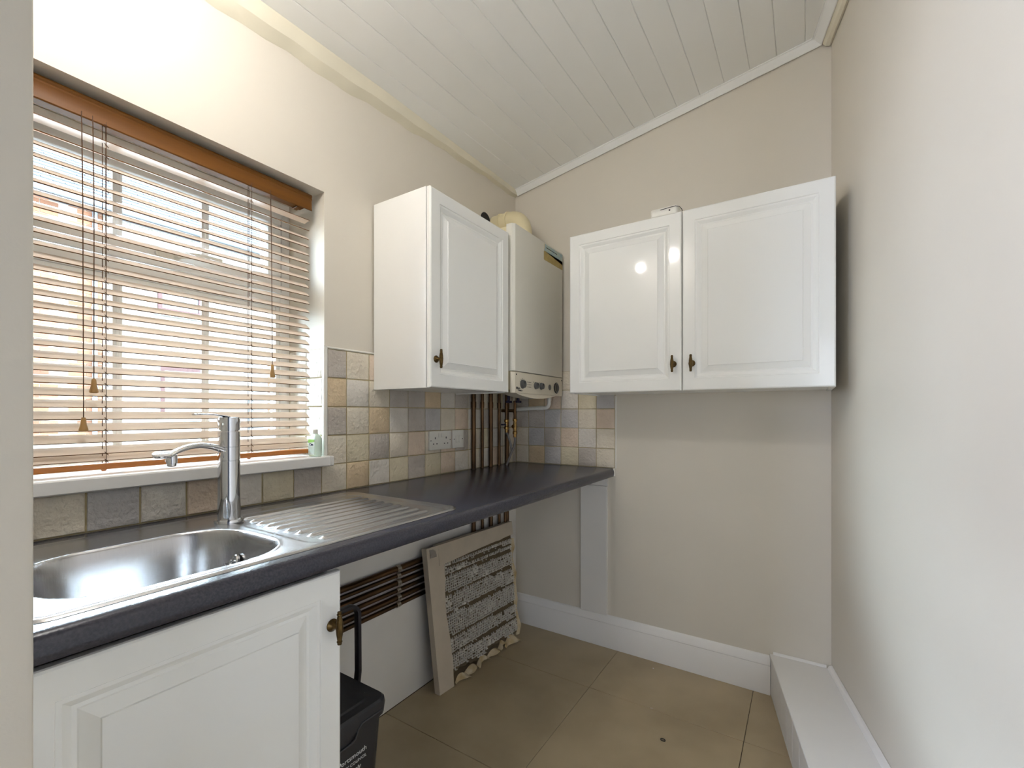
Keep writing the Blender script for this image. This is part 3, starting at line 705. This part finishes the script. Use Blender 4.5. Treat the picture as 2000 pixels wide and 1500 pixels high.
# ------------------------------------------------------------------ copper pipes
risers = [-.415, -.342, -.267, -.190, -.112, -.160]; levels = [.563, .535, .506, .475, .446, .417]; rad = [.0115, .0078, .0112, .0085, .0112, .0085]
PL = ['copper pipe nearest the socket, leftmost of the five risers below the boiler', 'second copper riser from the left below the boiler, thinner than its neighbours',
      'third and middle copper riser from the left below the boiler', 'fourth copper riser from the left below the boiler',
      'dark copper riser furthest right, behind the braided hoses', 'lowest copper pipe of the six running along the wall under the worktop']
for k in range(6):
    yv, zl, r = risers[k], levels[k], rad[k]; px = .014 if k < 5 else .034; B = .035
    top = 1.2995 if k < 5 else .8715
    path = [(px, -1.600, zl), (px, yv - B, zl)] + [(px, yv - B + B * math.sin(a), zl + B - B * math.cos(a)) for a in [PI / 2 * q / 6 for q in range(1, 7)]] + [(px, yv, top)]
    if k == 5: path = [(px - .02, -1.600, zl), (px - .02, -.35, zl), (px, -.28, zl)] + path[2:]
    m = M().tube(path, r, 14)
    if k < 5: m.tube([(px, yv, 1.222), (px, yv, 1.252)], r + .0022, 14); m.tube([(px, yv, .9155), (px, yv, .9175)], r + .003, 14)
    pp = tag(obj('copper_pipe', m, COPPER), PL[k], 'pipe', 'copper pipes below the boiler')
    cx = (px if k < 5 else px - .02)
    m = M()
    for ring in (0,):
        q = [(cx + (r + .0028) * math.cos(a), zl + (r + .0028) * math.sin(a)) for a in [PI * (.62 - 1.24 * q_ / 10) for q_ in range(11)]] + [(cx + r * math.cos(a), zl + r * math.sin(a)) for a in [PI * (.62 - 1.24 * q_ / 10) for q_ in range(10, -1, -1)]]
        m.prism(q, lambda u, v, t: (u, t, v), -.926, -.908)
        m.box(cx + r + .001, cx + r + .010, -.922, -.912, zl - .002, zl + .002)
    obj('pipe_clip', m, mat('clip_metal_%d' % k, (176, 166, 150), .4, .6, var=.1), pp, bevel=.0006, label='pale pipe clip')
# filling loop: two brass valves and braided hoses
fp = thing('filling_loop', 'brass valves with two grey braided hoses hanging below the boiler', 'plumbing')
for (px, py, z1, z0, nm) in ((.062, -.190, 1.160, 1.110, 'a'), (.104, -.172, 1.165, 1.085, 'b')):
    m = M().tube([(px, py, 1.262), (px, py, z1)], .0078, 12); obj('tail_pipe', m, COPPER, fp)
    L = z1 - z0
    m = M().lathe([(.007, z1 + .004), (.0125, z1), (.0125, z1 - .012), (.009, z1 - .014), (.0105, z1 - L * .5), (.009, z0 + .016), (.0125, z0 + .012), (.0125, z0), (.0085, z0 - .002), (.0085, z0 - .018)], (px, py, 0), 'z', 10)
    v_ = obj('valve', m, BRIGHTBRASS, fp)
    m = M().box(px - .006, px + .006, py - .045, py - .010, z1 - L * .5 - .004, z1 - L * .5 + .004) if nm == 'a' else M().lathe([(.008, 0), (.010, -.010)], (px, py - .010, z1 - L * .5), 'y', 10)
    obj('valve_lever', m, BLUEP if nm == 'a' else BRIGHTBRASS, v_, bevel=.001)
for (p0, p1, p2) in (((.062, -.190, 1.094), (.068, -.150, 1.03), (.080, -.168, .99)), ((.104, -.172, 1.069), (.100, -.160, 1.02), (.082, -.172, .985))):
    P = [Vector(p0).lerp(Vector(p1), t).lerp(Vector(p1).lerp(Vector(p2), t), t) for t in [i / 10 for i in range(11)]]
    q = Vector((.060, -.185, .9165)); P += [P[-1].lerp(q, t) for t in (.35, .7, 1.0)]
    obj('braided_hose', M().tube(P, .0062, 10), HOSE, fp)
m = M().tube([(.030, -.190, 1.208), (.104, -.172, 1.208)], .0075, 10); m.tube([(.104, -.172, 1.208), (.104, -.172, 1.196)], .009, 10); obj('link_pipe', m, COPPER, fp)
# white plastic overflow elbow
R_ = .010; ex, ey = .252, -.062
path = [(ex, ey, 1.284), (ex, ey, 1.250)] + [(ex - .026 + .026 * math.cos(a), ey, 1.250 - .026 * math.sin(a)) for a in [PI / 2 * k / 7 for k in range(1, 8)]] + [(.120, ey - .002, 1.221), (.050, ey - .004, 1.2165)]
m = M().tube(path, .0105, 14); m.tube([(.212, ey, 1.2238), (.176, ey, 1.2226)], .0122, 14); m.tube([(ex, ey, 1.2800), (ex, ey, 1.262)], .0122, 14)
tag(obj('overflow_pipe', m, PLASW), 'white plastic overflow pipe with an elbow under the boiler', 'pipe')

# ------------------------------------------------------------------ socket and switch on the tiles
sk = thing('double_socket', 'white double power socket on the tiles above the worktop', 'socket')
def plate(parent, y0, y1, z0, z1, nm='faceplate'):
    return obj(nm, M().prism(rrect(y0, y1, z0, z1, .003, 3), lambda u, v, t: (t, u, v), .0008, .0095), PLASW, parent, bevel=.0015, seg=2)
pl = plate(sk, -.727, -.580, 1.030, 1.114)
m = M()
for yc in (-.690, -.617):
    s_ = 1 if yc < -.65 else -1
    m.box(.0094, .0099, yc - .0022, yc + .0022, 1.078, 1.087)
    for dy_ in (-.011, .011): m.box(.0094, .0099, yc + dy_ - .0034, yc + dy_ + .0034, 1.0545, 1.0590)
for y_ in (-.718, -.589): m.lathe([(.0026, 0), (.0026, .0004)], (.0095, y_, 1.072), 'x', 10)
obj('pin_slots', m, INK, pl, smooth=False, kind='stuff')
for y_ in (-.6635, -.6435): obj('rocker', M().box(.0094, .0125, y_ - .0065, y_ + .0065, 1.086, 1.104), PLASW, pl, bevel=.001)
sw_ = thing('light_switch', 'white twin rocker switch right of the double socket', 'switch')
pl = plate(sw_, -.570, -.487, 1.030, 1.115)
for y_ in (-.540, -.517): obj('rocker', M().box(.0094, .0125, y_ - .0085, y_ + .0085, 1.056, 1.089), PLASW, pl, bevel=.001)
for y_ in (-.559, -.498): obj('screw', M().lathe([(.0026, 0), (.0026, .0004)], (.0095, y_, 1.072), 'x', 10), INK, pl, smooth=False)

# ------------------------------------------------------------------ soap bottle on the sill
so = thing('soap_bottle', 'small clear green soap bottle on the right end of the sill', 'bottle')
cxs, cys, zs = -.010, -1.272, 1.0470
m = M(); rings = []
for r_, z in ((.85, 0), (1, .003), (1, .055), (.97, .062), (.75, .071), (.40, .076), (.38, .078)):
    rings.append([(cxs + a * r_, cys + b * r_, zs + z) for a, b in rrect(-.026, .026, -.014, .014, .012, 4)])
m.loft(rings); obj('bottle_body', m, SOAP, so)
m = M().lathe([(.0085, .078), (.0085, .090), (.007, .092)], (cxs, cys, zs), 'z', 16); obj('bottle_cap', m, PLASW, so)
fy_ = cys - .0143
def face_y(x, y, z): return Matrix(((1, 0, 0, x), (0, 0, -1, y), (0, 1, 0, z), (0, 0, 0, 1)))
lb = obj('bottle_label', M().box(cxs - .017, cxs + .017, fy_ - .0004, fy_, zs + .006, zs + .058), LABELW, so, smooth=False)
m = M().prism([(cxs - .017, zs + .046), (cxs + .017, zs + .050), (cxs + .017, zs + .058), (cxs - .017, zs + .058)], lambda u, v, t: (u, t, v), fy_ - .0008, fy_ - .0004); obj('label_band', m, LABELG, lb, smooth=False)
text_mesh('Cien', .0115, NAVY, lb, face_y(cxs, fy_ - .0006, zs + .037), align='CENTER', bold=.0002)

# ------------------------------------------------------------------ torn cardboard panel leaning on the wall
tp = thing('cardboard_panel', 'torn cardboard-faced panel with exposed paper mesh leaning under the worktop', 'panel')
BL, BR, TL, TR = Vector((.104, -.768, .001)), Vector((.140, -.190, .001)), Vector((.052, -.795, .618)), Vector((.052, -.140, .604))
NRM = (BR - BL).cross(TL - BL).normalized()
if NRM.x < 0: NRM = -NRM
def PP(a, b, n=0.0): return BL.lerp(BR, a).lerp(TL.lerp(TR, a), b) + NRM * n
def pbox(m_, a0, a1, b0, b1, n0, n1): return m_.hexa([PP(a0, b0, n0), PP(a1, b0, n0), PP(a1, b1, n0), PP(a0, b1, n0), PP(a0, b0, n1), PP(a1, b0, n1), PP(a1, b1, n1), PP(a0, b1, n1)])
rn = random.Random(3)
# core sheet with a ragged lower and right edge
NA = 30
bot = [.045 + .02 * rn.random() + .035 * math.sin(a * 7) ** 2 for a in [i / NA for i in range(NA + 1)]]
top_v = .985; m = M(); rings = []
for i in range(NA + 1):
    a = i / NA
    rings.append([PP(a, bot[i], -.012), PP(a, top_v, -.012), PP(a, top_v, -.004), PP(a, bot[i], -.004)])
m.loft(rings); obj('core_sheet', m, CARDIN, tp, smooth=False)
m = M(); rings = []
for i in range(13):
    b = i / 12; wv = .004 * rn.random()
    rings.append([PP(-.005, b, -.024), PP(-.005, b, .006), PP(.135 + .01 * math.sin(b * 9) + wv * 2, b, .008), PP(.135, b, .001), PP(.01, b, -.004)])
m.loft(rings); obj('side_flap', m, CARD, tp, bevel=0, label='pale folded cardboard edge down the left side')
m = M(); rings = []
for i in range(15):
    a = .10 + .91 * i / 14; wv = .01 * rn.random()
    rings.append([PP(a, 1.0, -.024), PP(a, 1.0, .008), PP(a, .885 - .035 * (1 - a) + wv, .010), PP(a, .885 - .03 * (1 - a), .002), PP(a, .985, -.003)])
m.loft(rings); obj('top_flap', m, CARD, tp, label='pale folded cardboard edge along the top')
m = M().loft([[PP(.02, .93 + .06 * k / 4, .0085 + .004 * math.sin(k)), PP(.075, .93 + .06 * k / 4, .0095 + .004 * math.sin(k + 1)), PP(.075, .93 + .06 * k / 4, .0088 + .004 * math.sin(k + 1)), PP(.02, .93 + .06 * k / 4, .0078 + .004 * math.sin(k))] for k in range(5)])
obj('tape', m, mat('grey_tape', (150, 142, 132), .5, var=.1), tp)
m = M()
bands = [.80, .745, .615, .475, .31, .19]; gu, gv = 40, 42
for i in range(gu):
    for j in range(gv):
        a, b = .14 + .86 * i / gu, .055 + .80 * j / gv
        lo = bot[min(NA, int(a * NA))] + .015
        if b < lo: continue
        bb = b - .02 * (1 - a)
        inb = min(abs(bb - q) for q in bands) < .014
        fl_n = math.sin(a * 9 + b * 23) + math.sin(a * 21 - b * 47) * .6 + rn.uniform(-.7, .7)
        da_, db_ = .86 / gu, .80 / gv
        if not inb or rn.random() < .12:
            wv = .0016 + (.0016 if fl_n > 1.3 else 0) + .0004 * rn.random(); h_ = .001 + .003 * rn.random()
            aa = a + rn.uniform(-.003, .003)
            if rn.random() < .96: pbox(m, aa - wv, aa + wv, b, b + db_ * (1.0 if not inb else .5), -.0042, h_)
            if rn.random() < .93 and not inb:
                b_ = b + rn.uniform(-.003, .003); pbox(m, a, a + da_, b_ - wv * .9, b_ + wv * .9, -.0042, h_ - .0008)
            if fl_n > 1.45: pbox(m, a + .002, a + da_ * .7, b + .002, b + db_ * .65, -.0042, h_ + .0005 * rn.random())
mesh_ = obj('paper_mesh', m, FIBRE, tp, smooth=False, kind='stuff', label='pale torn paper mesh')
for (a0, a1, b0, w0) in ((.16, .30, .000, .05), (.26, .42, .012, .055), (.40, .56, .022, .05), (.55, .70, .028, .045), (.68, .80, .040, .05), (.78, .96, .010, .075)):
    m = M(); n_ = 7; r1 = []
    for k in range(n_):
        t = k / (n_ - 1); a = a0 + (a1 - a0) * t; c1 = .012 * math.sin(t * 5 + a0 * 20); hgt = w0 * (.35 + math.sin(PI * t)) * .8
        f = lambda bb, nn: PP(a, max(.002, bb), nn)
        r1.append([f(b0 + .01 * t, .012 + c1), f(b0 + hgt * .5, .016 + c1 * 1.5), f(b0 + hgt, .004 + c1 * .4), f(b0 + hgt, .0032 + c1 * .4), f(b0 + hgt * .5, .015 + c1 * 1.5), f(b0 + .01 * t, .011 + c1)])
    m.loft(r1); obj('torn_paper', m, PAPER, tp)
m = M(); r1 = []
for k in range(12):
    b = .05 + .80 * k / 11; e = 1.0 + .012 * math.sin(k * 1.3) - .01 * (k % 3 == 0)
    r1.append([PP(e - .012, b, -.006), PP(e + .010, b, -.010 + .006 * math.sin(k)), PP(e + .016, b, .004 + .006 * math.sin(k * 2)), PP(e + .015, b, .005 + .006 * math.sin(k * 2)), PP(e - .012, b, -.004)])
m.loft(r1); obj('torn_edge', m, PAPER, tp)

# ------------------------------------------------------------------ food-waste caddy
cd = thing('food_waste_caddy', 'charcoal plastic food waste caddy with a raised handle under the worktop', 'bin')
cx0, cx1, cy0, cy1 = .098, .392, -1.578, -1.308
def ring_c(z, sx_, sy_, r_=.03): 
    mx, my = (cx0 + cx1) / 2, (cy0 + cy1) / 2; hx, hy = (cx1 - cx0) / 2 * sx_, (cy1 - cy0) / 2 * sy_
    return [(a, b, z) for a, b in rrect(mx - hx, mx + hx, my - hy, my + hy, r_, 4)]
m = M().loft([ring_c(.001, .78, .80), ring_c(.004, .80, .82), ring_c(.300, .935, .93), ring_c(.335, .95, .945)])
obj('body', m, CADDY, cd)
m = M().loft([ring_c(.333, .97, .965), ring_c(.336, 1.0, 1.0), ring_c(.366, 1.02, 1.02), ring_c(.376, 1.01, 1.01), ring_c(.382, .97, .97), ring_c(.383, .80, .76), ring_c(.387, .77, .73), ring_c(.388, .50, .5)])
ld = obj('lid', m, CADDY, cd)
m = M().tube([(.393, -1.330, .352), (.393, -1.400, .352), (.392, -1.412, .342), (.388, -1.418, .318), (.386, -1.430, .310), (.386, -1.56, .310)], .0035, 8)
obj('moulded_rib', m, CADDY, cd)
hxm = .243; m = M()
path = [(hxm, -1.300, .350), (hxm, -1.294, .40), (hxm, -1.296, .575)] + [(hxm, -1.296 - .030 + .030 * math.cos(a), .575 + .030 * math.sin(a)) for a in [PI / 2 * k / 5 for k in range(1, 6)]] + \
       [(hxm, -1.555 - .030 * math.sin(a), .575 + .030 * math.cos(a)) for a in [PI / 2 * k / 5 for k in range(0, 6)]] + [(hxm, -1.590, .40), (hxm, -1.586, .350)]
rings = []
for i, q in enumerate(path):
    q = Vector(q); d_ = (Vector(path[min(i + 1, len(path) - 1)]) - Vector(path[max(i - 1, 0)])).normalized(); n_ = d_.cross(Vector((1, 0, 0)))
    rings.append([q + Vector((1, 0, 0)) * a + n_ * b for a, b in rrect(-.011, .011, -.006, .006, .003, 2)])
m.loft(rings); hd = obj('handle', m, CADH, cd)
obj('handle_pivot', M().lathe([(.014, 0), (.014, .006), (.010, .009)], (hxm, -1.306, .352), 'y', 16), CADH, hd)
obj('speck', M().lathe([(.003, 0), (.0015, .001)], (.372, -1.42, .3805), 'z', 8), WPRINT, ld)
def on_front(y, z):
    xf = .2450 + .1470 * (.80 + (.935 - .80) * (z - .004) / .296) + .0006
    sl = .147 * .135 / .296; q = math.hypot(1, sl)
    return Matrix(((0, sl / q, 1 / q, xf), (1, 0, 0, y), (0, 1 / q, -sl / q, z), (0, 0, 0, 1)))
text_mesh('Portsmouth', .0192, WPRINT, cd, on_front(-1.375, .262), align='RIGHT')
text_mesh('CITY COUNCIL', .0122, WPRINT, cd, on_front(-1.375, .243), align='RIGHT')
text_mesh('Food waste only', .0160, WPRINT, cd, on_front(-1.393, .222), align='RIGHT', bold=.0003)

# ------------------------------------------------------------------ small things
rt = thing('plastic_box', 'small white plastic device with a thin black cord on the double cabinet', 'device')
m = M(); rings = []
m.prism(rrect(.862, .972, -.314, -.235, .012, 4), lambda u, v, t: (u, v, t), 2.0067, 2.040)
obj('device_body', m, PLASW, rt, bevel=.004, seg=2)
m = M().box(.938, .944, -.3146, -.3136, 2.020, 2.026); obj('port', m, INK, rt, smooth=False)
obj('cord', M().tube([(.905, -.3150, 2.031), (.945, -.3152, 2.0335), (.965, -.3150, 2.034), (.980, -.3145, 2.028), (.990, -.314, 2.014), (.9905, -.312, 2.0075)], .0013, 6), BLACK, rt)
def fleck(x, y, r, mt, label, nm='paint_fleck'):
    m_ = M(); n_ = 9; rr = [r * random.uniform(.6, 1.2) for _ in range(n_)]
    m_.loft([[(x + rr[k] * math.cos(2 * PI * k / n_), y + rr[k] * .8 * math.sin(2 * PI * k / n_), z) for k in range(n_)] for z in (.0003, .0018)])
    return tag(obj(nm, m_, mt), label, 'debris', 'bits on the floor')
fleck(.884, -.368, .006, CARD, 'pale flat fleck lying on the floor tile joint')
fleck(.809, -.074, .003, WPRINT, 'tiny white fleck near the skirting board')
m = M(); m.loft([[(.969 + r_ * math.cos(2 * PI * k / 20), -.525 + .7 * r_ * math.sin(2 * PI * k / 20), z_) for k in range(20)] for r_, z_ in ((.0095, .0004), (.0095, .003), (.0068, .003), (.0068, .0004))], cap=False)
tag(obj('loose_ring', m, BLACK), 'small dark ring lying on the floor', 'debris')

# spotlight bar on the ceiling, just above the picture
sb = thing('ceiling_spotlight', 'white two-lamp spotlight bar on the sloping ceiling', 'lamp')
m = M().hexa([(.18, -1.965, zc(.18, -1.965) - .022), (.66, -1.925, zc(.66, -1.925) - .022), (.66, -1.875, zc(.66, -1.875) - .022), (.18, -1.915, zc(.18, -1.915) - .022),
              (.18, -1.965, zc(.18, -1.965) - .0005), (.66, -1.925, zc(.66, -1.925) - .0005), (.66, -1.875, zc(.66, -1.875) - .0005), (.18, -1.915, zc(.18, -1.915) - .0005)])
obj('bar', m, PLASW, sb, bevel=.004)
for i, (x_, y_) in enumerate(SPOTS):
    z_ = zc(x_, y_) - .022
    m = M().tube([(x_, y_, z_ + .001), (x_, y_, z_ - .035)], .006, 10); m.lathe([(.012, z_ - .03), (.026, z_ - .045), (.032, z_ - .085), (.030, z_ - .085), (.024, z_ - .05)], (x_, y_, 0), 'z', 20)
    hd_ = obj('spot_head', m, PLASW, sb)
    obj('bulb', M().lathe([(.002, z_ - .052), (.010, z_ - .060), (.012, z_ - .074), (.009, z_ - .084), (.002, z_ - .088)], (x_, y_, 0), 'z', 16), BULB, hd_)
    lamp('spot_glow', 'POINT', (x_, y_, z_ - .115), 2.2 if i == 0 else 6.6, (1, .975, .96), shadow_soft_size=.014)

# ------------------------------------------------------------------ outside, seen through the blind
ZG = .775; HX = -9.0
struct('yard', M().box(-14, -.305, -9, 12, ZG - .1, ZG), CONC, smooth=False)
hs = thing('house', 'pebble-dashed house with a slate roof seen through the window', 'house')
m = M().box(HX - 6, HX, .60, 8.0, ZG, 4.75); obj('house_wall', m, DASH, hs, smooth=False)
m = M().box(HX - 6, HX + .02, .62, 3.50, ZG, 2.30); obj('rendered_base', m, RENDERW, hs, smooth=False)
m = M().box(HX - 6, HX - .002, -6.0, .599, ZG, 4.75); obj('side_wall', m, MORTAR, hs, smooth=False)
m = M(); bw, bh = .225, .075
r_ = 0; z = ZG + .01
while z < 4.7:
    y = -1.2 + (bw / 2 if r_ % 2 else 0)
    while y < .58:
        y1_ = min(y + bw - .012, .595)
        if not (y < .116 < y1_) and y1_ - y > .03: m.box(HX - .02, HX + .012 + random.uniform(-.004, .004), y, y1_, z, z + bh - .012)
        y += bw
    z += bh; r_ += 1
z = ZG + .01; r_ = 0
while z < 2.3:
    y = 3.52 + (bw / 2 if r_ % 2 else 0)
    while y < 4.6:
        m.box(HX - .02, HX + .024, y, y + bw - .012, z, z + bh - .012); y += bw
    z += bh; r_ += 1
obj('bricks', m, BRICK, hs, smooth=False, kind='stuff', label='orange red brickwork')
m = M(); 
for k in range(22):
    a = k * .2; xx = HX + .35 - a * .82; zz = 4.72 + a * .58
    y = -6.0 + (.15 if k % 2 else 0)
    while y < 8:
        m.hexa([(xx, y, zz + .02), (xx, y + .29, zz + .02), (xx - .30, y + .29, zz + .19), (xx - .30, y, zz + .19), (xx, y, zz + .045), (xx, y + .29, zz + .045), (xx - .30, y + .29, zz + .20), (xx - .30, y, zz + .20)]); y += .30
obj('roof_slates', m, ROOF, hs, smooth=False, kind='stuff', label='grey slate roof')
m = M().prism([(HX, 4.70), (HX + .32, 4.70), (HX - 3.4, 7.25), (HX - 6.5, 5.2), (HX - 6.5, 4.70)], lambda u, v, t: (u, t, v), -6.0, 8.0)
obj('roof_deck', m, ROOF, hs, smooth=False)
m = M().prism(arc(HX + .40, 4.74, .06, 180, 360, 8), lambda u, v, t: (u, t, v), -6, 8); obj('gutter', m, GREYPIPE, hs)
m = M().tube([(HX + .06, .474, 4.68), (HX + .06, .474, ZG + .02)], .035, 10)
for zz in (1.6, 3.0): m.tube([(HX + .06, .474, zz), (HX + .06, .474, zz + .05)], .045, 10)
obj('downpipe', m, GREYPIPE, hs)
def hwin(y0, y1, z0, z1, fw=.07):
    m_ = M(); m_.box(HX - .01, HX + .035, y0, y0 + fw, z0, z1); m_.box(HX - .01, HX + .035, y1 - fw, y1, z0, z1)
    m_.box(HX - .01, HX + .035, y0 + fw, y1 - fw, z1 - fw, z1); m_.box(HX - .01, HX + .035, y0 + fw, y1 - fw, z0, z0 + fw); m_.box(HX - .01, HX + .03, y0 + fw, y1 - fw, (z0 + z1) / 2 + .1, (z0 + z1) / 2 + .14)
    f_ = obj('house_window', m_, MAROON, hs, smooth=False)
    obj('pane', M().box(HX - .02, HX + .005, y0 + fw, y1 - fw, z0 + fw, z1 - fw), PANE, f_, smooth=False)
    obj('house_sill', M().box(HX - .01, HX + .09, y0 - .06, y1 + .06, z0 - .08, z0 - .001), RENDERW, f_, smooth=False)
hwin(1.40, 2.16, 3.16, 4.25); hwin(1.44, 2.24, 1.12, 2.10)
m = M().prism([(2.96, ZG + .01), (3.47, ZG + .01), (3.47, 1.85)] + arc(3.215, 1.85, .255, 0, 180, 10)[1:], lambda u, v, t: (t, u, v), HX - .01, HX + .03); dr_ = obj('house_door', m, RENDERW, hs, smooth=False)
m = M()
for zz in (.86, 1.24): m.box(HX + .03, HX + .045, 3.02, 3.41, zz, zz + .30)
m.box(HX + .03, HX + .045, 3.02, 3.41, 1.70, 1.76); obj('door_panel', m, GREYDOOR, dr_, smooth=False)
gr = thing('drain_cover', 'dark rectangular grating set in the pale yard outside', 'drain')
m = M().box(-8.02, -7.42, -.30, .36, ZG + .001, ZG + .012)
gt = obj('drain_frame', m, DRAINM, gr, smooth=False)
m = M()
for k in range(11): m.box(-7.98, -7.46, -.28 + .058 * k, -.28 + .058 * k + .03, ZG + .0121, ZG + .020)
obj('grating', m, DRAINM, gt, smooth=False)
tag(obj('paving_slab', M().box(-8.6, -7.9, .9, 2.4, ZG + .001, ZG + .03), mat('grey_slab', (150, 152, 156), .9, var=.1), bevel=.006), 'grey paving slab in the yard beside the house', 'slab')
